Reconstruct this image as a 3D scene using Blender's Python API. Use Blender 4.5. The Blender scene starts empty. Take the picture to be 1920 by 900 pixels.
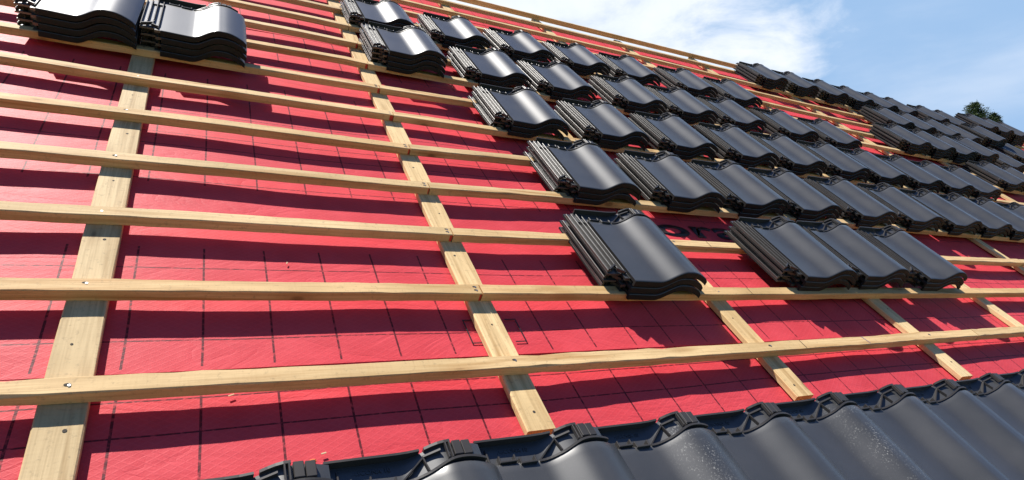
import bpy, bmesh, math, random
from mathutils import Matrix, Vector
random.seed(7)
R = math.radians
scn = bpy.context.scene

# ------------------------------------------------------------------ camera, sky, sun, exposure
PITCH = R(40.3)                                   # roof pitch
LIFT = 4.2                                        # height of the roof frame's origin above the ground
ROOF = Matrix.Translation((0, 0, LIFT)) @ Matrix.Rotation(PITCH, 4, 'X')

cam_d = bpy.data.cameras.new('camera'); cam = bpy.data.objects.new('camera', cam_d)
scn.collection.objects.link(cam); scn.camera = cam
cam_d.sensor_width = 36.0; cam_d.lens = 36.0 * 1140.2 / 1920.0
cam_d.clip_start = 0.02; cam_d.clip_end = 3000
rot = Matrix(((0.88318, -0.04288, -0.46706), (-0.46903, -0.08086, -0.87947), (-0.00006, 0.9958, -0.09153)))
cam.matrix_world = Matrix.Translation((0.4881, -1.6216, 0.2492 + LIFT)) @ rot.to_4x4()

sun_local = Vector((-0.63, 1.78, 1.0)).normalized()            # direction towards the sun in the roof's frame
sun_dir = (ROOF.to_3x3() @ sun_local).normalized()
sun_el = math.asin(sun_dir.z); sun_az = math.atan2(sun_dir.x, sun_dir.y)
sd = bpy.data.lights.new('sun', 'SUN'); sun = bpy.data.objects.new('sun', sd); scn.collection.objects.link(sun)
sd.energy = 5.0; sd.angle = R(0.53); sd.color = (1.0, 0.955, 0.88)
sun.rotation_euler = (-sun_dir).to_track_quat('-Z', 'Y').to_euler(); sun.location = (0, 0, 30)

world = bpy.data.worlds.new('World'); scn.world = world; world.use_nodes = True
wn = world.node_tree; wn.nodes.clear()
def wnode(t, **k):
    n = wn.nodes.new(t)
    for a, b in k.items(): setattr(n, a, b)
    return n
wout = wnode('ShaderNodeOutputWorld'); wbg = wnode('ShaderNodeBackground'); wbg.inputs[1].default_value = 0.05
sky = wnode('ShaderNodeTexSky', sky_type='NISHITA', sun_disc=False)
sky.sun_elevation = sun_el; sky.sun_rotation = sun_az; sky.air_density = 1.0; sky.dust_density = 0.6; sky.ozone_density = 1.6
tc = wnode('ShaderNodeTexCoord')
def vmath(op, a, b):
    n = wnode('ShaderNodeVectorMath', operation=op)
    if isinstance(a, tuple): n.inputs[0].default_value = a
    else: wn.links.new(a, n.inputs[0])
    if b is not None:
        if isinstance(b, tuple): n.inputs[1].default_value = b
        else: wn.links.new(b, n.inputs[1])
    return n
def fmath(op, a, b=None, clamp=False):
    n = wnode('ShaderNodeMath', operation=op, use_clamp=clamp)
    for i, x in enumerate((a, b)):
        if x is None: continue
        if isinstance(x, (int, float)): n.inputs[i].default_value = x
        else: wn.links.new(x, n.inputs[i])
    return n.outputs[0]
vec = tc.outputs['Generated']
def blob(d, r0, r1):                                # a cloud's rough extent around a direction of the sky
    dist = vmath('DISTANCE', vec, tuple(Vector(d).normalized())).outputs['Value']
    m = wnode('ShaderNodeMapRange', interpolation_type='SMOOTHSTEP'); wn.links.new(dist, m.inputs[0])
    m.inputs[1].default_value = r0; m.inputs[2].default_value = r1; m.inputs[3].default_value = 1; m.inputs[4].default_value = 0
    return m.outputs[0]
def noise(scale, detail, rough, dist=0.0, stretch=(1, 1, 1)):
    mp = wnode('ShaderNodeMapping'); wn.links.new(vec, mp.inputs[0]); mp.inputs['Scale'].default_value = stretch
    n = wnode('ShaderNodeTexNoise'); wn.links.new(mp.outputs[0], n.inputs['Vector'])
    n.inputs['Scale'].default_value = scale; n.inputs['Detail'].default_value = detail
    n.inputs['Roughness'].default_value = rough; n.inputs['Distortion'].default_value = dist
    return n.outputs[0]
n1 = noise(5.5, 9, 0.62, 0.3, (1, 1, 2.2)); n2 = noise(2.2, 6, 0.55, 0.2, (1, 1, 3.5))
big = blob((0.50, 0.76, 0.42), 0.16, 0.40); tongue = blob((0.70, 0.62, 0.33), 0.03, 0.215)
mask = fmath('MAXIMUM', big, fmath('MULTIPLY', tongue, 0.95))
dens = fmath('SUBTRACT', fmath('ADD', fmath('MULTIPLY', mask, 0.95), fmath('MULTIPLY', n1, 1.9)), 1.2)
cl = wnode('ShaderNodeMapRange', interpolation_type='SMOOTHSTEP'); wn.links.new(dens, cl.inputs[0])
cl.inputs[1].default_value = 0.0; cl.inputs[2].default_value = 0.80
veil = wnode('ShaderNodeMapRange', interpolation_type='SMOOTHSTEP'); wn.links.new(n2, veil.inputs[0])
veil.inputs[1].default_value = 0.40; veil.inputs[2].default_value = 0.72; veil.inputs[4].default_value = 0.36
lowsky = blob((0.80, 0.50, 0.25), 0.20, 0.70)
hz = wnode('ShaderNodeMix', data_type='RGBA'); wn.links.new(fmath('MULTIPLY', lowsky, 0.92), hz.inputs[0]); hz.inputs[7].default_value = (4.3, 6.9, 10.6, 1)
cov = fmath('MAXIMUM', cl.outputs[0], fmath('MULTIPLY', fmath('ADD', veil.outputs[0], 0.04), lowsky), True)
mix = wnode('ShaderNodeMix', data_type='RGBA'); wn.links.new(cov, mix.inputs[0])
skyc = wnode('ShaderNodeMix', data_type='RGBA', blend_type='MULTIPLY'); skyc.inputs[0].default_value = 1
wn.links.new(sky.outputs[0], skyc.inputs[6]); skyc.inputs[7].default_value = (0.62, 0.85, 1.25, 1)
wn.links.new(skyc.outputs[2], hz.inputs[6]); wn.links.new(hz.outputs[2], mix.inputs[6]); cc_ = wnode('ShaderNodeMix', data_type='RGBA'); wn.links.new(noise(9, 5, 0.6), cc_.inputs[0])
cc_.inputs[6].default_value = (9.2, 10.6, 13.0, 1); cc_.inputs[7].default_value = (13.2, 13.4, 13.6, 1); wn.links.new(cc_.outputs[2], mix.inputs[7])
wn.links.new(mix.outputs[2], wbg.inputs[0]); wn.links.new(wbg.outputs[0], wout.inputs[0])

scn.view_settings.view_transform = 'Standard'; scn.view_settings.look = 'None'
scn.view_settings.exposure = 0.74; scn.view_settings.gamma = 1.0; scn.view_settings.use_curve_mapping = False
scn.render.engine = 'CYCLES'

# ------------------------------------------------------------------ helpers
COL = scn.collection
def tag(o, label=None, cat=None, group=None, kind=None):
    if label: o['label'] = label
    if cat and not kind: kind = 'thing'
    if cat: o['category'] = cat
    if group: o['group'] = group
    if kind: o['kind'] = kind
    return o
def mesh_obj(name, bm, mat, parent=None, smooth=False, recalc=True):
    if recalc: bmesh.ops.recalc_face_normals(bm, faces=bm.faces)
    me = bpy.data.meshes.new(name); bm.to_mesh(me); bm.free()
    if smooth:
        for p in me.polygons: p.use_smooth = True
    o = bpy.data.objects.new(name, me); COL.objects.link(o)
    if mat: me.materials.append(mat)
    if parent: o.parent = parent
    return o
def empty(name, loc=(0, 0, 0), roof=True):
    o = bpy.data.objects.new(name, None); COL.objects.link(o); o.empty_display_size = 0.1
    o.matrix_world = (ROOF if roof else Matrix()) @ Matrix.Translation(loc)
    return o
def put(o, loc, rz=0.0, rx=0.0, ry=0.0):            # place in the roof's frame (u along battens, v up the slope, n off it)
    o.matrix_world = ROOF @ Matrix.Translation(loc) @ Matrix.Rotation(rz, 4, 'Z') @ Matrix.Rotation(rx, 4, 'X') @ Matrix.Rotation(ry, 4, 'Y')
    return o
def add_box(bm, x0, x1, y0, y1, z0, z1, bevel=0.0):
    v = [bm.verts.new((x, y, z)) for x in (x0, x1) for y in (y0, y1) for z in (z0, z1)]
    q = [(0, 1, 3, 2), (4, 6, 7, 5), (0, 4, 5, 1), (2, 3, 7, 6), (0, 2, 6, 4), (1, 5, 7, 3)]
    fs = [bm.faces.new([v[i] for i in f]) for f in q]
    if bevel > 0:
        es = list({e for f in fs for e in f.edges})
        bmesh.ops.bevel(bm, geom=es, offset=bevel, segments=1, affect='EDGES')
def add_sheet_solid(bm, xs, ys, zt, zb):            # closed solid between two height functions
    T = [[bm.verts.new((x, y, zt(x, y))) for y in ys] for x in xs]
    Bt = [[bm.verts.new((x, y, zb(x, y))) for y in ys] for x in xs]
    nx, ny = len(xs), len(ys)
    for i in range(nx - 1):
        for j in range(ny - 1):
            bm.faces.new((T[i][j], T[i + 1][j], T[i + 1][j + 1], T[i][j + 1]))
            bm.faces.new((Bt[i][j], Bt[i][j + 1], Bt[i + 1][j + 1], Bt[i + 1][j]))
    for i in range(nx - 1):
        bm.faces.new((T[i][0], Bt[i][0], Bt[i + 1][0], T[i + 1][0]))
        bm.faces.new((T[i][-1], T[i + 1][-1], Bt[i + 1][-1], Bt[i][-1]))
    for j in range(ny - 1):
        bm.faces.new((T[0][j], T[0][j + 1], Bt[0][j + 1], Bt[0][j]))
        bm.faces.new((T[-1][j], Bt[-1][j], Bt[-1][j + 1], T[-1][j + 1]))
def lin(a, b, n): return [a + (b - a) * i / (n - 1) for i in range(n)]

# ------------------------------------------------------------------ materials
def mat_base(name):
    m = bpy.data.materials.new(name); m.use_nodes = True
    nt = m.node_tree; b = nt.nodes['Principled BSDF']
    def N(t, **k):
        n = nt.nodes.new(t)
        for a, v in k.items(): setattr(n, a, v)
        return n
    def M(op, a, b2=None, c=None, clamp=False):
        n = N('ShaderNodeMath', operation=op, use_clamp=clamp)
        for i, x in enumerate((a, b2, c)):
            if x is None: continue
            if isinstance(x, (int, float)): n.inputs[i].default_value = x
            else: nt.links.new(x, n.inputs[i])
        return n.outputs[0]
    return m, nt, b, N, M
def ramp(N, nt, src, stops):
    r = N('ShaderNodeValToRGB'); e = r.color_ramp.elements
    while len(e) < len(stops): e.new(0.5)
    for i, (p, c) in enumerate(stops): e[i].position = p; e[i].color = (*c, 1)
    nt.links.new(src, r.inputs[0]); return r.outputs[0]
def mixc(N, nt, fac, a, b, mode='MIX'):
    n = N('ShaderNodeMix', data_type='RGBA', blend_type=mode)
    for i, x in ((0, fac), (6, a), (7, b)):
        if isinstance(x, (int, float)): n.inputs[i].default_value = x
        elif isinstance(x, tuple): n.inputs[i].default_value = (*x, 1)
        else: nt.links.new(x, n.inputs[i])
    return n.outputs[2]
def noise_tex(N, nt, vec, scale, detail=4, rough=0.5, dist=0.0):
    n = N('ShaderNodeTexNoise'); nt.links.new(vec, n.inputs['Vector'])
    n.inputs['Scale'].default_value = scale; n.inputs['Detail'].default_value = detail
    n.inputs['Roughness'].default_value = rough; n.inputs['Distortion'].default_value = dist
    return n.outputs[0]
def mapping(N, nt, vec, scale=(1, 1, 1), loc=(0, 0, 0)):
    n = N('ShaderNodeMapping'); nt.links.new(vec, n.inputs[0]); n.inputs['Scale'].default_value = scale
    n.inputs['Location'].default_value = loc; return n.outputs[0]
def bump(N, nt, b, h, strength, dist):
    n = N('ShaderNodeBump'); n.inputs['Strength'].default_value = strength; n.inputs['Distance'].default_value = dist
    nt.links.new(h, n.inputs['Height']); nt.links.new(n.outputs[0], b.inputs['Normal'])

def wood(name, along_y, light, dark, knots=True):
    m, nt, b, N, M = mat_base(name)
    t = N('ShaderNodeTexCoord'); oi = N('ShaderNodeObjectInfo')
    add = N('ShaderNodeVectorMath', operation='ADD'); nt.links.new(t.outputs['Object'], add.inputs[0])
    sc = N('ShaderNodeVectorMath', operation='SCALE'); sc.inputs[0].default_value = (13.1, 7.7, 3.3)
    nt.links.new(oi.outputs['Random'], sc.inputs['Scale']); nt.links.new(sc.outputs[0], add.inputs[1])
    v = add.outputs[0]
    st = (30, 1.3, 45) if along_y else (1.3, 30, 45)
    fine = (150, 5, 150) if along_y else (5, 150, 150)
    saw = (14, 160, 14) if along_y else (160, 14, 14)
    g1 = noise_tex(N, nt, mapping(N, nt, v, st), 1.0, 6, 0.6, 0.8)
    g2 = noise_tex(N, nt, mapping(N, nt, v, fine), 1.0, 3, 0.6)
    g3 = noise_tex(N, nt, mapping(N, nt, v, saw), 1.0, 2, 0.5)
    big = noise_tex(N, nt, v, 2.3, 3, 0.5)
    c = ramp(N, nt, g1, [(0.30, tuple(x * 0.9 for x in dark)), (0.50, light), (0.75, tuple(min(1, x * 1.12) for x in light))])
    c = mixc(N, nt, M('MULTIPLY', M('SUBTRACT', g2, 0.45, clamp=True), 1.6), c, tuple(x * 0.62 for x in dark))
    c = mixc(N, nt, M('MULTIPLY', M('SUBTRACT', big, 0.42, clamp=True), 2.4), c, (0.50, 0.36, 0.18))
    # saw marks across the board
    c = mixc(N, nt, M('MULTIPLY', M('MULTIPLY', M('SUBTRACT', g3, 0.5, clamp=True), 0.9), M('MULTIPLY', M('SUBTRACT', big, 0.35, clamp=True), 2.0, clamp=True)), c, tuple(x * 0.7 for x in dark))
    # greyish yard dirt in flecks
    d = noise_tex(N, nt, mapping(N, nt, v, (60, 60, 60)), 1.0, 5, 0.7)
    c = mixc(N, nt, M('MULTIPLY', M('SUBTRACT', d, 0.56, clamp=True), 2.6), c, (0.16, 0.125, 0.08))
    if knots:
        vo = N('ShaderNodeTexVoronoi', feature='F1'); nt.links.new(mapping(N, nt, v, (10, 3.2, 6) if along_y else (3.2, 14, 6)), vo.inputs['Vector'])
        vo.inputs['Scale'].default_value = 1.0; vo.inputs['Randomness'].default_value = 1.0
        k = N('ShaderNodeMapRange', interpolation_type='SMOOTHSTEP'); nt.links.new(vo.outputs['Distance'], k.inputs[0])
        k.inputs[1].default_value = 0.05; k.inputs[2].default_value = 0.10; k.inputs[3].default_value = 0.6; k.inputs[4].default_value = 0
        halo = N('ShaderNodeMapRange', interpolation_type='SMOOTHSTEP'); nt.links.new(vo.outputs['Distance'], halo.inputs[0])
        halo.inputs[1].default_value = 0.08; halo.inputs[2].default_value = 0.30; halo.inputs[3].default_value = 0.50; halo.inputs[4].default_value = 0
        c = mixc(N, nt, halo.outputs[0], c, tuple(x * 0.8 for x in dark)); c = mixc(N, nt, k.outputs[0], c, (0.13, 0.06, 0.025))
    tint = ramp(N, nt, oi.outputs['Random'], [(0, (0.80, 0.78, 0.74)), (0.35, (1.0, 0.97, 0.90)), (0.7, (0.96, 0.88, 0.76)), (1, (1.03, 1.03, 1.0))])
    c = mixc(N, nt, 1.0, c, tint, 'MULTIPLY')
    nt.links.new(c, b.inputs['Base Color']); b.inputs['Roughness'].default_value = 0.72
    b.inputs['Specular IOR Level'].default_value = 0.25
    h = M('ADD', M('MULTIPLY', g2, 0.6), M('MULTIPLY', g3, 0.6)); bump(N, nt, b, h, 0.4, 0.0010)
    return m
M_BAT = wood('batten_pine', False, (0.74, 0.54, 0.30), (0.52, 0.29, 0.11))
M_CB = wood('counter_batten_pine', True, (0.78, 0.60, 0.345), (0.54, 0.36, 0.17))
M_END = wood('sawn_end_grain', True, (0.52, 0.30, 0.13), (0.36, 0.18, 0.07), False)

def simple(name, col, rough=0.5, metal=0.0, spec=0.5):
    m, nt, b, N, M = mat_base(name)
    t = N('ShaderNodeTexCoord'); n = noise_tex(N, nt, t.outputs['Object'], 40, 4, 0.6)
    c = mixc(N, nt, n, tuple(x * 0.8 for x in col), tuple(min(1, x * 1.2) for x in col))
    nt.links.new(c, b.inputs['Base Color']); b.inputs['Roughness'].default_value = rough
    b.inputs['Metallic'].default_value = metal; b.inputs['Specular IOR Level'].default_value = spec
    return m
M_NAIL = simple('nail_zinc', (0.55, 0.55, 0.55), 0.35, 1.0)
M_HOLE = simple('nail_stain', (0.05, 0.04, 0.03), 0.9)
M_REDPAINT = simple('red_marking_paint', (0.55, 0.035, 0.02), 0.6)
M_PENCIL = simple('pencil_line', (0.09, 0.06, 0.04), 0.8)
M_CHALK = simple('blue_crayon', (0.07, 0.10, 0.42), 0.8)
M_INK = simple('black_print', (0.012, 0.008, 0.010), 0.5)
M_RENDER = simple('wall_render', (0.62, 0.58, 0.50), 0.9)
M_BOARD = simple('roof_board', (0.34, 0.22, 0.12), 0.8)
M_CHIP = simple('wood_chip', (0.62, 0.45, 0.27), 0.8)

def tile_mat(name, dusty, rough=0.0):
    m, nt, b, N, M = mat_base(name)
    t = N('ShaderNodeTexCoord'); oi = N('ShaderNodeObjectInfo')
    add = N('ShaderNodeVectorMath', operation='ADD'); nt.links.new(t.outputs['Object'], add.inputs[0])
    sc = N('ShaderNodeVectorMath', operation='SCALE'); sc.inputs[0].default_value = (9.1, 17.7, 5.3)
    nt.links.new(oi.outputs['Random'], sc.inputs['Scale']); nt.links.new(sc.outputs[0], add.inputs[1])
    v = add.outputs[0]
    big = noise_tex(N, nt, v, 6, 4, 0.55); fine = noise_tex(N, nt, v, 420, 3, 0.7)
    c = ramp(N, nt, big, [(0.3, (0.036, 0.037, 0.038)), (0.7, (0.050, 0.050, 0.051))] if rough == 0 else ([(0.3, (0.016, 0.015, 0.015)), (0.7, (0.022, 0.021, 0.020))] if rough > 0.15 else [(0.3, (0.034, 0.031, 0.030)), (0.7, (0.050, 0.046, 0.043))]))
    # pale mineral specks fired into the glaze
    c = mixc(N, nt, M('MULTIPLY', M('SUBTRACT', fine, 0.62, clamp=True), 2.2 if rough == 0 else 0.3), c, (0.22, 0.22, 0.22))
    dust = noise_tex(N, nt, v, 9, 6, 0.65)
    c = mixc(N, nt, M('MULTIPLY', M('SUBTRACT', dust, 0.48, clamp=True), 0.12), c, (0.20, 0.19, 0.17))
    if dusty:
        sep = N('ShaderNodeSeparateXYZ'); nt.links.new(t.outputs['Object'], sep.inputs[0])
        band = N('ShaderNodeMapRange', interpolation_type='SMOOTHSTEP')
        nt.links.new(M('ABSOLUTE', M('SUBTRACT', sep.outputs[0], 0.315)), band.inputs[0])
        band.inputs[1].default_value = 0.01; band.inputs[2].default_value = 0.11; band.inputs[3].default_value = 1; band.inputs[4].default_value = 0
        sp = noise_tex(N, nt, v, 170, 3, 0.75); cl2 = noise_tex(N, nt, v, 14, 4, 0.6)
        k = M('MULTIPLY', M('MULTIPLY', M('SUBTRACT', sp, 0.56, clamp=True), 9.0, clamp=True), M('MULTIPLY', M('SUBTRACT', cl2, 0.40, clamp=True), 5.0, clamp=True), clamp=True)
        k = M('MULTIPLY', k, band.outputs[0])
        c = mixc(N, nt, M('MULTIPLY', k, 0.6), c, (0.55, 0.54, 0.50))
    nt.links.new(c, b.inputs['Base Color'])
    r = N('ShaderNodeMapRange'); nt.links.new(big, r.inputs[0]); r.inputs[3].default_value = 0.45 if rough == 0 else (0.36 if rough < 0.15 else 0.6); r.inputs[4].default_value = 0.53 if rough == 0 else (0.44 if rough < 0.15 else 0.7)
    nt.links.new(r.outputs[0], b.inputs['Roughness']); b.inputs['Specular IOR Level'].default_value = 0.62 if rough == 0 else (0.42 if rough < 0.15 else 0.12)
    b.inputs['Coat Weight'].default_value = 0.75 if rough == 0 else 0.0; b.inputs['Coat Roughness'].default_value = 0.30
    if rough == 0: bump(N, nt, b, fine, 0.10, 0.0006)
    return m
M_TILE = tile_mat('anthracite_engobe', False)
M_TILE_DUSTY = tile_mat('anthracite_engobe_with_cutting_dust', True)
M_NOSE = tile_mat('shade_darkened_tile_edge', False, 0.2)  # edges and undersides: engobe darkened and dulled in place of their shade
M_RIB = tile_mat('anthracite_engobe_ribs', False, 0.12)

def sheet_mat(edge):
    m, nt, b, N, M = mat_base('red_underlay_fleece')
    t = N('ShaderNodeTexCoord'); o = t.outputs['Object']; sep = N('ShaderNodeSeparateXYZ'); nt.links.new(o, sep.inputs[0])
    u, v = sep.outputs[0], sep.outputs[1]          # sheet's own frame: v = 0 at its lower edge
    wob = noise_tex(N, nt, mapping(N, nt, o, (1.2, 1.2, 1)), 1.0, 2, 0.5)
    uu = M('ADD', u, M('MULTIPLY', M('SUBTRACT', wob, 0.5), 0.02)); vv = M('ADD', v, M('MULTIPLY', M('SUBTRACT', wob, 0.5), 0.02))
    def line(x, pos, w):                            # 1 on a thin line at x = pos
        return M('LESS_THAN', M('ABSOLUTE', M('SUBTRACT', x, pos)), w)
    per = 0.1704
    du = M('ABSOLUTE', M('SUBTRACT', M('FRACT', M('ADD', M('DIVIDE', M('SUBTRACT', uu, 0.0145), per), 100.5)), 0.5))
    vert = M('LESS_THAN', M('MULTIPLY', du, per), 0.0029)
    zone1 = M('MULTIPLY', M('GREATER_THAN', v, 0.014), M('LESS_THAN', v, 0.505))
    zone2 = M('GREATER_THAN', v, 0.875)
    vert = M('MULTIPLY', vert, M('MAXIMUM', zone1, zone2))
    hs = None
    for pos in (0.105, 0.405, 0.90, 1.157, 1.255):
        l = line(vv, pos, 0.0022)
        hs = l if hs is None else M('MAXIMUM', hs, l)
    dash = noise_tex(N, nt, mapping(N, nt, o, (70, 70, 1)), 1.0, 2, 0.5)
    lines = M('MULTIPLY', M('MAXIMUM', vert, hs), M('MULTIPLY', M('SUBTRACT', dash, 0.25, clamp=True), 4.0, clamp=True))
    # embossed lattice of the fleece
    p1 = M('ADD', M('MULTIPLY', u, 34.0), M('MULTIPLY', v, 56.0)); p2 = M('SUBTRACT', M('MULTIPLY', u, 34.0), M('MULTIPLY', v, 56.0))
    w1 = M('ABSOLUTE', M('SUBTRACT', M('FRACT', p1), 0.5)); w2 = M('ABSOLUTE', M('SUBTRACT', M('FRACT', p2), 0.5))
    lat = M('MINIMUM', w1, w2); latm = M('SUBTRACT', 1.0, M('MULTIPLY', lat, 7.0, clamp=True))
    mott = noise_tex(N, nt, o, 7, 5, 0.6); fib = noise_tex(N, nt, o, 300, 3, 0.6)
    c = ramp(N, nt, mott, [(0.3, (0.55, 0.050, 0.063)), (0.7, (0.63, 0.068, 0.085))])
    c = mixc(N, nt, M('MULTIPLY', latm, 0.10), c, (0.80, 0.16, 0.18))
    c = mixc(N, nt, M('MULTIPLY', M('SUBTRACT', fib, 0.4, clamp=True), 0.4), c, (0.42, 0.01, 0.02))
    c = mixc(N, nt, M('MULTIPLY', lines, 0.86), c, (0.035, 0.008, 0.012))
    nt.links.new(c, b.inputs['Base Color']); b.inputs['Roughness'].default_value = 0.55
    b.inputs['Specular IOR Level'].default_value = 0.14
    cr = noise_tex(N, nt, mapping(N, nt, o, (2.2, 5.5, 1)), 1.0, 4, 0.55, 1.2); crease = M('ABSOLUTE', M('SUBTRACT', cr, 0.5))
    h = M('ADD', M('ADD', M('MULTIPLY', latm, 0.25), M('MULTIPLY', fib, 0.5)), M('ADD', M('MULTIPLY', mott, 2.0), M('MULTIPLY', M('POWER', crease, 0.6), 5.0))); bump(N, nt, b, h, 0.6, 0.0010)
    return m
M_SHEET = sheet_mat(0)

# ------------------------------------------------------------------ ground and the house under the roof
m, nt, b, N, M = mat_base('grass_ground')
t = N('ShaderNodeTexCoord'); g = noise_tex(N, nt, t.outputs['Object'], 0.6, 8, 0.7)
nt.links.new(ramp(N, nt, g, [(0.3, (0.03, 0.055, 0.015)), (0.7, (0.085, 0.11, 0.04))]), b.inputs['Base Color']); b.inputs['Roughness'].default_value = 0.9
bm = bmesh.new(); vs = [bm.verts.new(p) for p in ((-900, -900, 0), (900, -900, 0), (900, 900, 0), (-900, 900, 0))]; bm.faces.new(vs)
tag(mesh_obj('ground', bm, m, recalc=False), kind='structure')

U0, U1 = -2.6, 15.6                                   # the roof's two verges
V_EAVE, V_RIDGE = -0.86, 4.62
c, s = math.cos(PITCH), math.sin(PITCH)
def W(v, n=0.0): return (v * c - n * s, LIFT + v * s + n * c)         # (y, z) in the world of a roof point
house = empty('house', (0, 0, 0), roof=False)
tag(house, 'house under construction that carries the red and black pitched roof', 'house')
ye, ze = W(V_EAVE + 0.45, -0.25); yr, zr = W(V_RIDGE, -0.12)
yb = 2 * yr - ye
bm = bmesh.new()
sec = [(ye, 0), (ye, ze), (yr, zr - 0.05), (yb, ze), (yb, 0)]
A = [bm.verts.new((U0 + 0.3, y, z)) for y, z in sec]; Bq = [bm.verts.new((U1 - 0.3, y, z)) for y, z in sec]
bm.faces.new(A); bm.faces.new(Bq[::-1])
for i in range(5):
    j = (i + 1) % 5; bm.faces.new((A[i], Bq[i], Bq[j], A[j]))
mesh_obj('wall', bm, M_RENDER, house)
bm = bmesh.new()                                       # boarding below the membrane
add_box(bm, U0, U1, V_EAVE + 0.42, V_RIDGE - 0.03, -0.03, -0.006)
o = mesh_obj('roof_boarding', bm, M_BOARD); o.parent = house; o.matrix_world = ROOF.copy()
bm = bmesh.new()
y2, z2 = W(V_RIDGE - 0.02, -0.035); yE, zE = 2 * yr - ye + 0.35, ze - 0.25
vs = [bm.verts.new(p) for p in ((U0, y2 + .02, z2), (U1, y2 + .02, z2), (U1, yE, zE), (U0, yE, zE), (U0, y2 + .02, z2 - .03), (U1, y2 + .02, z2 - .03), (U1, yE, zE - .03), (U0, yE, zE - .03))]
for f in ((0, 1, 2, 3), (7, 6, 5, 4), (0, 4, 5, 1), (1, 5, 6, 2), (2, 6, 7, 3), (3, 7, 4, 0)): bm.faces.new([vs[i] for i in f])
mesh_obj('rear_slope', bm, M_BOARD, house)
bm = bmesh.new(); add_box(bm, U0, U1, V_EAVE + 0.36, V_EAVE + 0.40, -0.2, 0.012)
o = mesh_obj('fascia_board', bm, M_BOARD); o.parent = house; o.matrix_world = ROOF.copy()

# ------------------------------------------------------------------ underlay sheets
EDGES = [(-1.24, 0.10), (0.10, 1.44), (1.44, 2.78), (2.78, 4.12), (4.12, 4.62)]
SHEET_LABEL = ['red underlay sheet lowest on the roof, running down under the laid black tiles',
               'red underlay sheet printed with big letters, its lower edge just above the lowest batten',
               'red underlay sheet in the middle of the roof, second above the lowest batten',
               'red underlay sheet high on the roof, just below the short strip at the ridge',
               'narrow red underlay strip ending just under the ridge batten']
def ripple(u, v):
    return (0.0022 * math.sin(2.9 * u + 1.3 * v) + 0.0016 * math.sin(7.1 * u - 2.2 * v + 1.0) + 0.0012 * math.sin(5.0 * v + 3.3 * u + 2)
            + (0.006 * math.exp(-((v + 0.05) / 0.12) ** 2) * (0.5 + 0.5 * math.sin(6.2 * u + 1.7)) * (0.12 + 0.88 * max(0, min(1, (u - 2.2) / 0.8)))))
for k, (e0, e1) in enumerate(EDGES):
    top = e1 + 0.10 if k < 4 else e1
    us = [U0 + 0.05 + i * 0.06 for i in range(int((9 - U0) / 0.06))] + [9 + i * 0.3 for i in range(int((U1 - 9) / 0.3) + 1)]
    vs_ = lin(0, top - e0, max(6, int((top - e0) / 0.045)))
    bm = bmesh.new()
    def zt(x, y, e0=e0, k=k):
        lap = 0.0030 * max(0.0, 1 - y / 0.5)
        return ripple(x, y + e0) * min(1, (y + 0.05) / 0.15 if k else 1) + lap + 0.0008
    add_sheet_solid(bm, us, vs_, zt, lambda x, y: zt(x, y) - 0.0012)
    o = mesh_obj('underlay_sheet', bm, M_SHEET, smooth=True); o.data.set_sharp_from_angle(angle=R(40))
    put(o, (0, e0, 0)); tag(o, SHEET_LABEL[k], 'roofing underlay', 'red underlay sheets')
    if k == 1:                                         # lettering and tape mark printed on this sheet
        cu = bpy.data.curves.new('print', 'FONT'); cu.body = 'ora'; cu.size = 0.175; cu.extrude = 0.0; cu.offset = 0.0045; cu.space_character = 1.06
        to = bpy.data.objects.new('tmp', cu); COL.objects.link(to); dg = bpy.context.evaluated_depsgraph_get()
        me = bpy.data.meshes.new_from_object(to.evaluated_get(dg)); COL.objects.unlink(to); bpy.data.objects.remove(to)
        xs_ = [q.co.x for q in me.vertices]; ys_ = [q.co.y for q in me.vertices]
        x0, x1, y0, y1 = min(xs_), max(xs_), min(ys_), max(ys_)
        for q in me.vertices:
            q.co.x = (q.co.x - x0) / (x1 - x0) * 0.56; q.co.y = (q.co.y - y0) / (y1 - y0) * 0.105; q.co.z = 0.0
        bmt = bmesh.new(); bmt.from_mesh(me)
        ext = bmesh.ops.extrude_face_region(bmt, geom=list(bmt.faces)); bmesh.ops.translate(bmt, verts=[g_ for g_ in ext['geom'] if isinstance(g_, bmesh.types.BMVert)], vec=(0, 0, 0.0006))
        po = mesh_obj('printed_lettering', bmt, M_INK); po.parent = o
        po.matrix_world = ROOF @ Matrix.Translation((2.515, 0.832, ripple(2.7, 0.88) + 0.0028))
        tag(po, 'large black printed letters ora on the red sheet')
        bm = bmesh.new()
        def strip(a, b_, w=0.0022):
            bm = bmesh.new()
            (ax, ay), (bx, by) = a, b_
            add_box(bm, min(ax, bx) - w, max(ax, bx) + w, min(ay, by) - w, max(ay, by) + w, 0, 0.0006)
            po = mesh_obj('printed_line', bm, M_INK); po.parent = o; po.matrix_world = ROOF @ Matrix.Translation((0, 0, 0.0062))
        for a, b_ in (((1.272, .157), (1.272, .253)), ((1.462, .157), (1.462, .253)), ((1.272, .153), (1.305, .153)), ((1.272, .257), (1.305, .257)), ((1.425, .153), (1.462, .153)), ((1.425, .257), (1.462, .257))): strip(a, b_)
        pass

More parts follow.
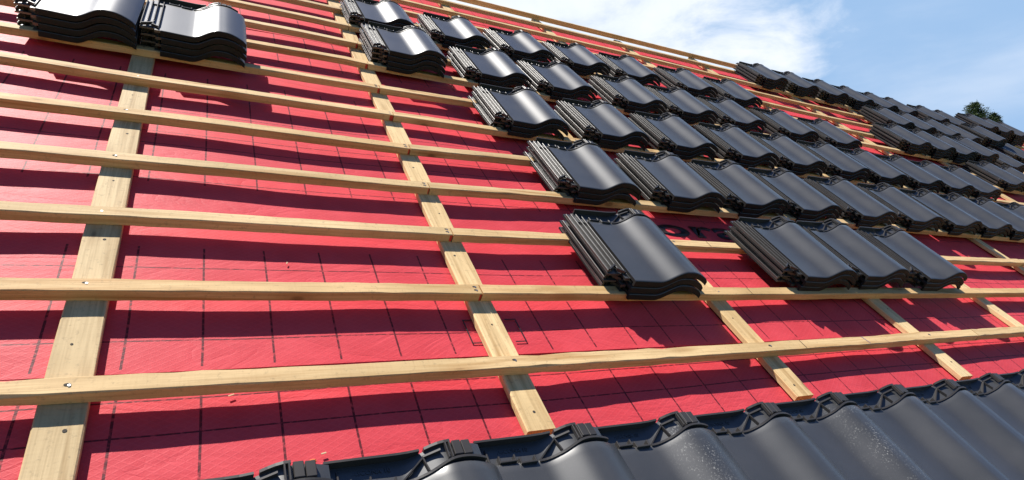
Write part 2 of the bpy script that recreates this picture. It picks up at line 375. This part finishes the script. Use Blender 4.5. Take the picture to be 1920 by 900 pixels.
# ------------------------------------------------------------------ counter battens
HC, HB = 0.032, 0.034
H = HC + HB
CBW = 0.0893
CBU = [0.2224 + 1.08 * (i - 2) for i in range(16)]
for i, uu in ((3, 1.3021), (4, 2.3936), (5, 3.4742), (6, 4.5026)): CBU[i] = uu
ORD = ['', 'leftmost', 'second', 'third', 'fourth', 'fifth', 'sixth', 'seventh', 'eighth', 'ninth', 'tenth', 'eleventh', 'twelfth', 'thirteenth', 'fourteenth', 'fifteenth', 'sixteenth', 'seventeenth', 'eighteenth', 'nineteenth', 'twentieth']
def beam(x0, x1, y0f, y1f, z0, z1, step=0.12, axis='x', seed=0, ch=0.0025):
    """sawn beam along x (or y): an eight-sided section with small chamfers and slight waviness"""
    rnd = random.Random(seed); bm = bmesh.new()
    n = max(2, int(abs(x1 - x0) / step) + 1); rings = []
    for t in lin(x0, x1, n):
        a, b_ = y0f(t), y1f(t); j = lambda k: (rnd.random() - 0.5) * k
        a += j(0.0018); b_ += j(0.0018); zt_ = z1 + j(0.0008)
        cc = ch * (0.4 + 1.0 * rnd.random() + (2.0 * rnd.random() if rnd.random() < 0.08 else 0))
        sec = [(a + cc, z0), (b_ - cc, z0), (b_, z0 + cc), (b_, zt_ - cc), (b_ - cc, zt_), (a + cc, zt_), (a, zt_ - cc), (a, z0 + cc)]
        rings.append([bm.verts.new((t, y, z) if axis == 'x' else (y, t, z)) for y, z in sec])
    for r0, r1 in zip(rings, rings[1:]):
        for i in range(8): bm.faces.new((r0[i], r0[(i + 1) % 8], r1[(i + 1) % 8], r1[i]))
    bm.faces.new(rings[0]); bm.faces.new(rings[-1][::-1])
    bmesh.ops.recalc_face_normals(bm, faces=bm.faces)
    return bm
def beam_obj(name, bm, mat, endmat, origin):
    me = bpy.data.meshes.new(name); bmesh.ops.translate(bm, verts=bm.verts, vec=(-origin[0], -origin[1], -origin[2]))
    bm.faces.ensure_lookup_table()
    nf = len(bm.faces)
    bm.to_mesh(me); bm.free()
    me.materials.append(mat); me.materials.append(endmat)
    me.polygons[nf - 1].material_index = 1; me.polygons[nf - 2].material_index = 1
    o = bpy.data.objects.new(name, me); COL.objects.link(o); put(o, origin)
    return o
def disc(bm, x, y, z, r, h=0.0008, n=10):
    top = [bm.verts.new((x + r * math.cos(2 * math.pi * i / n), y + r * math.sin(2 * math.pi * i / n), z + h)) for i in range(n)]
    bot = [bm.verts.new((q.co.x, q.co.y, z - 0.001)) for q in top]
    bm.faces.new(top); bm.faces.new(bot[::-1])
    for i in range(n): bm.faces.new((bot[i], bot[(i + 1) % n], top[(i + 1) % n], top[i]))
for i, u0 in enumerate(CBU):
    vis = i - 1
    bow = 0.004 * math.sin(i * 2.1)
    f0 = lambda t, u0=u0, bow=bow: u0 + bow * math.sin((t + 0.2) / 4.9 * math.pi)
    v_end = -0.205 + 0.012 * math.sin(i * 5.3)
    if i == 2: v_end = -0.235
    bm = beam(v_end, 4.70 + 0.02 * math.sin(i * 3), f0, lambda t: f0(t) + CBW, 0.0075, HC, 0.14, 'y', 50 + i)
    o = beam_obj('counter_batten', bm, M_CB, M_END, (u0, v_end, 0))
    lab = {2: 'wide pale counter batten at the far left, running up to the ridge',
           3: 'counter batten running up under the red marked joints of the battens',
           4: 'counter batten passing just right of the lone tile stack on the second batten',
           5: 'counter batten under the group of three tile stacks, ending at the laid tiles',
           6: 'counter batten emerging right of the group of three tile stacks on the second batten'}.get(i)
    if lab is None:
        lab = 'counter batten hidden left of the picture edge' if i < 2 else f'counter batten at the far right, {ORD[i-5]} to the right of the three touching tile stacks'
        lab = lab.replace('leftmost after', 'next after')
    tag(o, lab, 'counter batten', 'counter battens running up the roof')
    if 2 <= i <= 7:                                    # nail holes between the battens
        rnd = random.Random(i)
        for q in range(6):
            bm = bmesh.new(); vv = -0.12 + 0.34 * q + rnd.uniform(-0.05, 0.05)
            disc(bm, CBW * rnd.uniform(0.35, 0.65), vv - v_end, HC, 0.0032 if q % 2 else 0.0045, 0.0006, 8)
            for w in bm.verts: w.co.x = (w.co.x - CBW / 2) * 1.0 + CBW / 2
            mesh_obj('nail_hole', bm, M_HOLE, o)

# ------------------------------------------------------------------ battens
MEAS = {0: [(.16, .004), (.85, -.002), (1.9, -.003), (2.97, .0025), (3.49, .012), (4.48, .019)],
        1: [(.09, .0066), (.9, .0013), (1.34, -.0029), (2.37, -.0065), (3.74, .003), (5.11, .0105)],
        2: [(.02, .0015), (.43, .003), (1.13, -.007), (1.34, -.0065), (1.87, -.001), (2.86, -.0005), (4.59, -.010), (5.77, .0014)],
        3: [(-.05, -.001), (.42, -.0045), (1.21, -.0137), (1.98, .0043)],
        4: [(-.12, .0033), (.4, .0042), (1.28, -.014), (1.99, .0087)],
        5: [(-.19, .0203), (.38, .0007), (1.35, -.005), (1.97, -.0100)],
        6: [(-.25, -.0003), (.7, -.0111), (1.34, -.0094), (1.97, .0014)],
        7: [(.7, 0), (1.21, .010), (1.35, -.004)], 8: [(.67, 0), (1.0, .005), (1.36, -.010)], 9: [(1.04, .001), (1.35, -.010)]}
NOM = [0.040, 0.370] + [0.370 + 0.34 * k for k in range(1, 13)] + [4.735]
def sm(x): x = max(0, min(1, x)); return x * x * (3 - 2 * x)
def bat_v(k, u):
    off = 0.0
    if k in MEAS:
        p = MEAS[k]
        if u <= p[0][0]: off = p[0][1]
        elif u >= p[-1][0]: off = p[-1][1] * max(0, 1 - (u - p[-1][0]) / 2)
        else:
            for (a, x), (b_, y) in zip(p, p[1:]):
                if a <= u <= b_: off = x + (y - x) * sm((u - a) / (b_ - a)); break
    if 7 <= k <= 12: off += -0.08 * sm((u - 4.0) / 3.0)
    return NOM[k] + off
BW = 0.048
HEIGHT_NAME = {0: 'lowest pale timber batten', 14: 'topmost pale batten along the ridge'}
for k in range(15):
    if k == 0: cuts = [-2.5, 3.92, 8.86, 15.4]
    else: cuts = [-2.5, CBU[3] + CBW * 0.5, CBU[7] + CBW * 0.5, CBU[11] + CBW * 0.5, 15.4]
    for q, (a, b_) in enumerate(zip(cuts, cuts[1:])):
        g = 0.002
        bw_ = BW if k < 14 else 0.026; hh = H + 0.0004 * ((q + k) % 3) + (0.014 if k == 14 else 0)
        bm = beam(a + g, b_ - g, lambda t, k=k: bat_v(k, t) - bw_, lambda t, k=k: bat_v(k, t), HC, hh, 0.06, 'x', k * 10 + q)
        v0 = bat_v(k, (a + b_) / 2)
        o = beam_obj('batten', bm, M_BAT, M_END, (a, v0, 0))
        row = HEIGHT_NAME.get(k, f'{ORD[k + 1]} pale batten up from the laid tiles')
        part = ['its left length', 'its second length from the left', 'its third length', 'its far right length'][q if k else min(3, q + (1 if q == 2 else 0))]
        if k == 0: part = ['its long left length', 'its middle length', 'its far right length'][q]
        tag(o, f'{row}, {part}', 'batten', 'horizontal roof battens')
        # nails at the crossings of the nearest battens, and red marking paint on the butt joints
        if k <= 6 and q <= 1:
            rnd = random.Random(k * 7 + q)
            for uu in CBU[2:7]:
                if a < uu + 0.04 < b_ + 0.05:
                    pts = [uu + CBW * 0.5 + rnd.uniform(-.012, .012)]
                    if k and abs(uu - CBU[3]) < 0.01: pts = [b_ - 0.016] if q == 0 else [a + 0.016]
                    for pu in pts:
                        if not (a + 0.005 < pu < b_ - 0.005): continue
                        rows_ = (0.33, 0.68) if k and abs(uu - CBU[3]) < 0.01 else (0.5 + rnd.uniform(-.12, .12),)
                        for fr in rows_:
                            bm = bmesh.new(); disc(bm, 0, 0, 0, 0.0032, 0.0006)
                            n_ = mesh_obj('nail_head', bm, M_NAIL, o); n_.location = (pu - a, bat_v(k, pu) - BW * fr - v0, H + 0.001)
                            bm = bmesh.new(); disc(bm, -0.002, 0.0025, 0, 0.0042, 0.0, 8)
                            for w in bm.verts: w.co.x *= 1.7
                            n_ = mesh_obj('nail_dent', bm, M_HOLE, o); n_.location = (pu - a, bat_v(k, pu) - BW * fr - v0, H + 0.0006)
        if 1 <= k <= 8 and q == 0:
            bm = bmesh.new(); w_ = [0, .006, .010, .004, .006, .016, .010, .012, .010][k]
            vv = bat_v(k, b_) - v0
            add_box(bm, b_ - a - w_ - g, b_ - a - g - 0.0005, vv - BW - 0.0012, vv - BW + 0.001, HC + 0.004, H - 0.003)
            mesh_obj('red_paint_mark', bm, M_REDPAINT, o)
        if k == 0 and q == 0:
            for uu, mm in ((2.62, M_PENCIL), (3.02, M_CHALK)):
                bm = bmesh.new(); vv = bat_v(0, uu) - v0
                add_box(bm, -0.001, 0.001, -BW + 0.003, -0.003, 0, 0.0005); n_ = mesh_obj('drawn_line', bm, mm, o)
                n_.location = (uu - a, vv, H + 0.0012); n_.rotation_euler = (0, 0, 0.06 if mm is M_PENCIL else 0.35)
        if k in (1, 2) and q == 1:
            uu = 2.62 if k == 1 else 2.66
            bm = bmesh.new(); vv = bat_v(k, uu) - v0
            add_box(bm, -0.001, 0.001, -BW + 0.003, -0.003, 0, 0.0005); n_ = mesh_obj('drawn_line', bm, M_PENCIL, o)
            n_.location = (uu - a, vv, H + 0.0012)

# ------------------------------------------------------------------ roof tile
TW, TL = 0.437, 0.462                                  # overall width and length
def prof(x):                                           # height of the glazed face over the flat pan
    if x <= 0.208: return 0.0014 * math.cos((x - 0.085) / 0.123 * math.pi)
    if x <= 0.322: return -0.0014 + 0.0484 * sm_cos((x - 0.208) / 0.114)
    if x <= 0.325: return 0.047
    if x <= 0.345: return 0.047
    return 0.047 - 0.036 * (((x - 0.345) / 0.092) ** 1.75)
def sm_cos(t): return 0.5 - 0.5 * math.cos(math.pi * t)
XB = lin(0.085, 0.208, 7) + lin(0.208, 0.322, 17)[1:] + [0.325] + lin(0.325, 0.345, 3)[1:] + lin(0.345, TW, 9)[1:]
TH = 0.013
def tile_body():
    bm = bmesh.new()
    ys = [0.0, 0.0008, 0.0025, 0.006, 0.0095, 0.0105, 0.06, 0.12, 0.2, 0.3, 0.37, 0.392, 0.397]
    def zt(x, y):
        d = 0.0
        if y < 0.006: d = 0.0042 * (1 - math.sqrt(max(0, 1 - ((0.006 - y) / 0.006) ** 2)))
        if y > 0.391: d = 0.0025 * (y - 0.391) / 0.006
        if x > 0.425: d += 0.004 * ((x - 0.425) / 0.012) ** 2
        return prof(x) - d
    def zb(x, y): return prof(x) - (0.0255 if y < 0.010 else TH)
    add_sheet_solid(bm, XB, ys, zt, zb)
    # lowered head over which the next tile laps
    XH = [0.03, 0.06] + [x for x in XB if x < 0.405] + [0.405]
    zh = lambda x: (prof(max(x, 0.085)) * 0.82 - 0.0095)
    add_sheet_solid(bm, XH, [0.3965, 0.415, 0.435, 0.458], lambda x, y: zh(x), lambda x, y: zh(x) - 0.011)
    # side flange with the water channels' floor
    add_sheet_solid(bm, [0.0, 0.012, 0.03, 0.05, 0.07, 0.0845], [0.062, 0.09, 0.2, 0.3, 0.4, 0.460], lambda x, y: -0.0150, lambda x, y: -0.0235)
    add_sheet_solid(bm, [0.060, 0.0845], [0.030, 0.0615], lambda x, y: -0.0100, lambda x, y: -0.0215)
    bmesh.ops.recalc_face_normals(bm, faces=bm.faces)
    return bm
def tile_ribs():                                       # interlocking ribs along the left flange
    bm = bmesh.new()
    for x, w, h, y0 in ((0.0012, 0.004, -0.0035, 0.068), (0.0240, 0.004, -0.0015, 0.075), (0.0475, 0.004, -0.0005, 0.075), (0.0710, 0.0045, -0.0015, 0.045)):
        add_box(bm, x, x + w, y0, 0.445, -0.0165, h, 0.0009)
    # the cranked drip stop at the lower end
    for a0, b0 in (((0.006, 0.070), (0.047, 0.100)), ((0.046, 0.078), (0.072, 0.056))):
        (ax, ay), (bx, by) = a0, b0
        dx, dy = bx - ax, by - ay; L = math.hypot(dx, dy); nx, ny = -dy / L * 0.003, dx / L * 0.003
        vs = [bm.verts.new((px, py, z)) for z in (-0.012, 0.0015) for px, py in ((ax + nx, ay + ny), (bx + nx, by + ny), (bx - nx, by - ny), (ax - nx, ay - ny))]
        for f in ((0, 3, 2, 1), (4, 5, 6, 7), (0, 1, 5, 4), (1, 2, 6, 5), (2, 3, 7, 6), (3, 0, 4, 7)): bm.faces.new([vs[i] for i in f])
    return bm
def path_wall(bm, pts, w, z0f, z1f):
    """thin upright wall along a path"""
    rows = []
    for i, (x, y) in enumerate(pts):
        a = pts[max(0, i - 1)]; b_ = pts[min(len(pts) - 1, i + 1)]
        dx, dy = b_[0] - a[0], b_[1] - a[1]; L = math.hypot(dx, dy) or 1; nx, ny = -dy / L * w / 2, dx / L * w / 2
        rows.append([bm.verts.new((x + nx, y + ny, z0f(x))), bm.verts.new((x + nx, y + ny, z1f(x))), bm.verts.new((x - nx, y - ny, z1f(x))), bm.verts.new((x - nx, y - ny, z0f(x)))])
    for r0, r1 in zip(rows, rows[1:]):
        for i in range(4): bm.faces.new((r0[i], r0[(i + 1) % 4], r1[(i + 1) % 4], r1[i]))
    bm.faces.new(rows[0]); bm.faces.new(rows[-1][::-1])
def tile_head():                                       # rim, lugs and braces across the tile's head
    bm = bmesh.new()
    zh = lambda x: (prof(max(x, 0.085)) * 0.82 - 0.0095)
    # high rim along the very top edge, left of the roll
    path_wall(bm, [(x, 0.4605) for x in lin(0.045, 0.258, 9)], 0.006, lambda x: zh(x) - 0.011, lambda x: 0.0125 + 0.25 * prof(max(.085, x)))
    path_wall(bm, [(x, 0.4595) for x in lin(0.268, 0.326, 5)], 0.007, lambda x: zh(x) - 0.004, lambda x: prof(x) * 0.9 - 0.001)
    # ribbed block over the roll
    for x0 in (0.330, 0.354):
        add_box(bm, x0, x0 + 0.021, 0.420, 0.459, zh(x0) - 0.006, prof(x0 + 0.01) - 0.0060, 0.0015)
    add_box(bm, 0.320, 0.3235, 0.412, 0.455, prof(.322) - 0.012, prof(.322) - 0.001, 0.0008)
    add_box(bm, 0.311, 0.3145, 0.412, 0.455, prof(.313) - 0.012, prof(.313) - 0.001, 0.0008)
    # lug blocks in the pan, hollow towards the rim
    for x0, x1, y0 in ((0.096, 0.142, 0.398), (0.150, 0.196, 0.389)):
        add_box(bm, x0, x1, y0, y0 + 0.005, -0.012, 0.0055, 0.0008)
        add_box(bm, x0, x0 + 0.004, y0 + 0.0045, y0 + 0.020, -0.012, 0.0045, 0.0006)
        add_box(bm, x1 - 0.004, x1, y0 + 0.0045, y0 + 0.020, -0.012, 0.0045, 0.0006)
    # curved lip that follows the start of the roll
    path_wall(bm, [(x, 0.393 + 0.014 * sm((x - 0.26) / 0.08)) for x in lin(0.203, 0.405, 22)], 0.006, lambda x: zh(x) - 0.004, lambda x: prof(x) + 0.0030)
    # triangular braces
    path_wall(bm, [(0.207, 0.397), (0.262, 0.440)], 0.0035, lambda x: zh(x) - 0.002, lambda x: prof(x) * 0.9 - 0.0025)
    path_wall(bm, [(0.262, 0.440), (0.268, 0.402)], 0.0035, lambda x: zh(x) - 0.002, lambda x: prof(x) * 0.9 - 0.0025)
    path_wall(bm, [(0.262, 0.442), (0.300, 0.442)], 0.005, lambda x: zh(x) - 0.002, lambda x: prof(x) * 0.9 - 0.002)
    return bm
def add_edge_bevel_shading(o):
    for p in o.data.polygons: p.use_smooth = True
    o.data.set_sharp_from_angle(angle=R(38))
proto = mesh_obj('roof_tile', tile_body(), M_TILE); add_edge_bevel_shading(proto)
proto.data.materials.append(M_NOSE)
for p in proto.data.polygons:
    if (p.center.y < 0.0012 and p.normal.y < -0.4) or p.normal.z < -0.3 or abs(p.normal.x) > 0.85: p.material_index = 1
p_rib = mesh_obj('side_rib', tile_ribs(), M_RIB, proto); p_head = mesh_obj('head_rim', tile_head(), M_RIB, proto)
dusty_mesh = proto.data.copy(); dusty_mesh.materials[0] = M_TILE_DUSTY
used = False
def copy_tile():
    global used
    if not used: used = True; return proto
    r = proto.copy(); COL.objects.link(r)
    for ch in list(proto.children):
        d = ch.copy(); COL.objects.link(d); d.parent = r; d.matrix_parent_inverse = Matrix()
    return r
LAYER = 0.031; BASE_Z = 0.0775
rnd = random.Random(11)
# (group, words that name the row, [(u, v, number of tiles)])
ROWS = [
 ('second', 'resting on the second batten up', [(1.854, 0.326, 3), (2.857, 0.355, 3), (3.319, 0.365, 3), (3.845, 0.360, 3)]),
 ('fourth', 'resting on the fourth batten up', [(1.974, 1.003, 3), (2.545, 1.003, 3), (3.059, 1.0, 3), (3.533, 0.998, 3), (4.097, 0.995, 3), (4.645, 0.989, 3), (5.161, 0.995, 3), (5.607, 0.995, 3), (6.034, 0.985, 3), (6.55, 0.99, 3)]),
 ('sixth', 'resting on the sixth batten up', [(1.901, 1.69, 3), (2.489, 1.683, 3), (3.061, 1.686, 3), (3.646, 1.68, 3), (4.164, 1.653, 3), (4.704, 1.645, 3), (5.186, 1.65, 3), (5.721, 1.655, 3), (6.2, 1.649, 3), (6.695, 1.645, 3)]),
 ('seventh', 'resting on the seventh batten up', [(-0.201, 1.999, 4), (0.245, 1.995, 4), (7.856, 2.012, 3), (8.30, 2.012, 3)]),
 ('eighth', 'resting on the eighth batten up', [(1.367, 2.340, 4), (1.959, 2.365, 3), (2.485, 2.374, 3), (3.112, 2.39, 3), (3.626, 2.38, 3), (4.174, 2.377, 3), (4.81, 2.375, 3), (5.396, 2.34, 3)]),
 ('ninth', 'resting on the ninth batten up', [(6.94, 2.612, 4), (7.43, 2.612, 4), (7.86, 2.612, 4), (8.30, 2.612, 5), (9.05, 2.612, 3)]),
 ('tenth', 'resting on the tenth batten up', [(1.352, 3.072, 3), (1.914, 3.042, 3), (2.465, 3.065, 3), (2.994, 3.072, 3), (3.528, 3.055, 3), (4.188, 3.052, 3), (4.751, 3.05, 3), (9.95, 2.952, 4)]),
 ('eleventh', 'resting on the eleventh batten up', [(7.63, 3.292, 4), (8.10, 3.292, 4), (8.66, 3.292, 4), (9.12, 3.292, 4), (9.74, 3.292, 6)]),
 ('thirteenth', 'resting on the thirteenth batten up, near the ridge', [(6.09, 3.972, 4), (6.63, 3.972, 4), (7.2, 3.972, 4), (7.73, 3.972, 4), (8.25, 3.972, 4), (8.72, 3.972, 4), (9.49, 3.972, 4), (9.98, 3.972, 4), (10.77, 3.972, 6), (11.24, 3.972, 6), (11.7, 3.972, 6)])]
LEVEL = {3: ['bottom', 'middle', 'top'], 4: ['bottom', 'second lowest', 'second highest', 'top'], 5: ['bottom', 'second lowest', 'middle', 'second highest', 'top'],
         6: ['bottom', 'second lowest', 'third lowest', 'third highest', 'second highest', 'top']}
for rname, words, stacks in ROWS:
    for si, (u, v, L) in enumerate(stacks):
        yaw = rnd.gauss(0, 0.010)
        for l in range(L):
            o = copy_tile()
            du, dv = (rnd.gauss(0, 0.0034), rnd.gauss(0, 0.0030)) if l < L - 1 else (0, 0)
            kb = ORD.index(rname) - 1
            vv = bat_v(kb, u + 0.2) - BW - 0.0125; bz = BASE_Z; lay = LAYER
            if rname == 'second' and si: vv = v - 0.012; bz = 0.0905; lay = 0.029     # noses resting on top of the batten
            put(o, (u + du, vv - abs(dv) * 0.5, bz + lay * l), yaw + rnd.gauss(0, 0.004))
            which = ORD[si + 1] + ' stack' + (' from left' if si else '')
            if (rname, si) == ('second', 0): where = 'the lone stack nearest the camera on the second batten'
            elif rname == 'second': where = f'the {["", "left", "middle", "right"][si]} of three touching stacks on the second batten'
            elif rname == 'seventh': where = ['the stack cut off in the top left corner', 'the second stack from the top left corner', 'the lowest of the far stacks at the right edge', 'the right edge stack just behind the lowest far one'][si]
            else: where = f'{which.strip()} on the {rname} batten up'
            tag(o, f'{LEVEL[L][l]} black tile of {where}', 'roof tile', 'black roof tiles stacked on the battens')
# laid course along the eave
cu = bpy.data.curves.new('emboss', 'FONT'); cu.body = 'ASCONA 10'; cu.size = 0.016; cu.extrude = 0.0006
to = bpy.data.objects.new('tmp', cu); COL.objects.link(to); dg = bpy.context.evaluated_depsgraph_get()
letter_me = bpy.data.meshes.new_from_object(to.evaluated_get(dg)); bpy.data.objects.remove(to); letter_me.materials.clear(); letter_me.materials.append(M_TILE)
EAVE_V = -0.722
for k in range(-7, 11):
    u = 0.716 + 0.3525 * k
    o = copy_tile()
    if k in (2, 4): o.data = dusty_mesh
    put(o, (u + rnd.gauss(0, 0.0015), EAVE_V + 0.004 * math.sin(k * 1.7) + 0.002 * k, 0.078), rnd.gauss(0, 0.002), R(-1.0))
    if k >= 0:
        lo = bpy.data.objects.new('embossed_lettering', letter_me); COL.objects.link(lo); lo.parent = o; lo.location = (0.105, 0.432, -0.0082)
    lab = f'laid black eave tile, {ORD[k + 2]} visible from the left' if k >= 0 else 'laid black eave tile below the picture, left of the visible ones'
    tag(o, lab.replace('leftmost visible from the left', 'leftmost visible'), 'roof tile', 'black roof tiles laid along the eave')
bm = bmesh.new(); add_box(bm, U0, U1, -0.33, -0.285, 0.006, 0.052, 0.003)
tag(put(mesh_obj('eave_batten', bm, M_BAT), (0, 0, 0)), 'timber batten hidden beneath the heads of the laid eave tiles', 'batten')
bm = bmesh.new(); add_box(bm, U0, U1, -0.70, -0.66, 0.006, 0.062, 0.003)
tag(put(mesh_obj('eave_board', bm, M_BAT), (0, 0, 0)), 'timber board carrying the lower ends of the laid eave tiles', 'board')

bm = bmesh.new(); bmesh.ops.create_icosphere(bm, subdivisions=2, radius=0.007)
for q in bm.verts: q.co = Vector((q.co.x * 1.3, q.co.y * 0.8, q.co.z * 0.5)) * random.uniform(0.8, 1.15)
o = mesh_obj('clay_crumb', bm, simple('burnt_orange_clay', (0.60, 0.14, 0.03), 0.8)); put(o, (0.735, -0.262, 0.095))
tag(o, 'small orange clay crumb on the head rim of an eave tile', 'crumb')

# wood chips lying on the membrane
for (x, y, r, L) in ((0.59, 0.01, 0.4, 0.014), (0.78, -0.185, 0.2, 0.012), (0.76, 0.535, 1.2, 0.010)):
    bm = bmesh.new(); add_box(bm, -L / 2, L / 2, -0.002, 0.002, 0, 0.002, 0.0006)
    for q in bm.verts: q.co.z += 0.004 * (q.co.x / L * 2) ** 2
    o = mesh_obj('wood_chip', bm, M_CHIP); put(o, (x, y, ripple(x, y) + 0.004), r)
    tag(o, 'tiny pale wood splinter lying on the red underlay near the lowest battens', 'wood chip', 'wood splinters on the underlay')

# ------------------------------------------------------------------ the tree beyond the ridge
m, nt, b, N, M = mat_base('spruce_needles')
t = N('ShaderNodeTexCoord'); g = noise_tex(N, nt, t.outputs['Object'], 2.2, 5, 0.7)
nt.links.new(ramp(N, nt, g, [(0.3, (0.025, 0.050, 0.012)), (0.7, (0.075, 0.11, 0.03))]), b.inputs['Base Color']); b.inputs['Roughness'].default_value = 0.7
M_NEEDLE = m; M_BARK = simple('bark', (0.12, 0.08, 0.05), 0.9)
def tree(name, loc, height, width, seed, label, levels=26, crown_from=0.25):
    rnd = random.Random(seed); root = empty(name, loc, roof=False); tag(root, label, 'tree')
    bm = bmesh.new(); n = 8; prev = None
    for j in range(9):
        z = height * 0.98 * j / 8; r = 0.16 * (1 - j / 8.3); off = 0.05 * math.sin(j)
        ring = [bm.verts.new((off + r * math.cos(2 * math.pi * i / n), r * math.sin(2 * math.pi * i / n), z)) for i in range(n)]
        if prev:
            for i in range(n): bm.faces.new((prev[i], prev[(i + 1) % n], ring[(i + 1) % n], ring[i]))
        prev = ring
    bm.faces.new(prev)
    mesh_obj('trunk', bm, M_BARK, root)
    bm = bmesh.new()
    for j in range(levels):
        f = j / (levels - 1); z0 = height * (crown_from + (1 - crown_from) * f)
        rad = width / 2 * (math.sin(min(1, (1.04 - f) * 2.0) * math.pi / 2)) * rnd.uniform(0.8, 1.1)
        nb = 11 + int(4 * (1 - f))
        for i in range(nb):
            az = rnd.uniform(0, 2 * math.pi); ln = rad * rnd.uniform(0.65, 1.15); lift = rnd.uniform(0.05, 0.55) * (0.5 + f)
            for q in range(int(30 + ln * 60)):
                tt = rnd.uniform(0.12, 1) ** 0.8; px = math.cos(az) * ln * tt; py = math.sin(az) * ln * tt; pz = z0 + ln * tt * lift - 0.12 * tt
                s_ = rnd.uniform(0.04, 0.09); d = Vector((rnd.gauss(math.cos(az), .8), rnd.gauss(math.sin(az), .8), rnd.gauss(.35, .5))).normalized()
                sd_ = d.cross(Vector((rnd.gauss(0, 1), rnd.gauss(0, 1), rnd.gauss(0, 1)))).normalized() * s_ * 0.22
                p = Vector((px, py, pz)) + Vector((rnd.gauss(0, .05), rnd.gauss(0, .05), rnd.gauss(0, .05)))
                a = bm.verts.new(p - sd_); b2 = bm.verts.new(p + sd_); c2 = bm.verts.new(p + d * s_ * 1.6); bm.faces.new((a, b2, c2))
    mesh_obj('crown', bm, M_NEEDLE, root, recalc=False)
    return root
camp = Vector((0.4881, -1.6216, 0.2492 + LIFT))
D1 = Vector((0.886, 0.396, 0.240)); D = 34.0
top = camp + D1 * D
tree('conifer_tree', (top.x, top.y, 0), top.z + 0.22, 2.0, 5, 'dark green conifer top rising behind the ridge at the far right', 34, 0.6)
D2 = Vector((0.896, 0.380, 0.2295)); t2 = camp + D2.normalized() * 35.0
tree('conifer_tree', (t2.x, t2.y, 0), t2.z + 0.02, 1.5, 9, 'small dark tree tip just right of the conifer, mostly behind the high tile stacks', 30, 0.6)
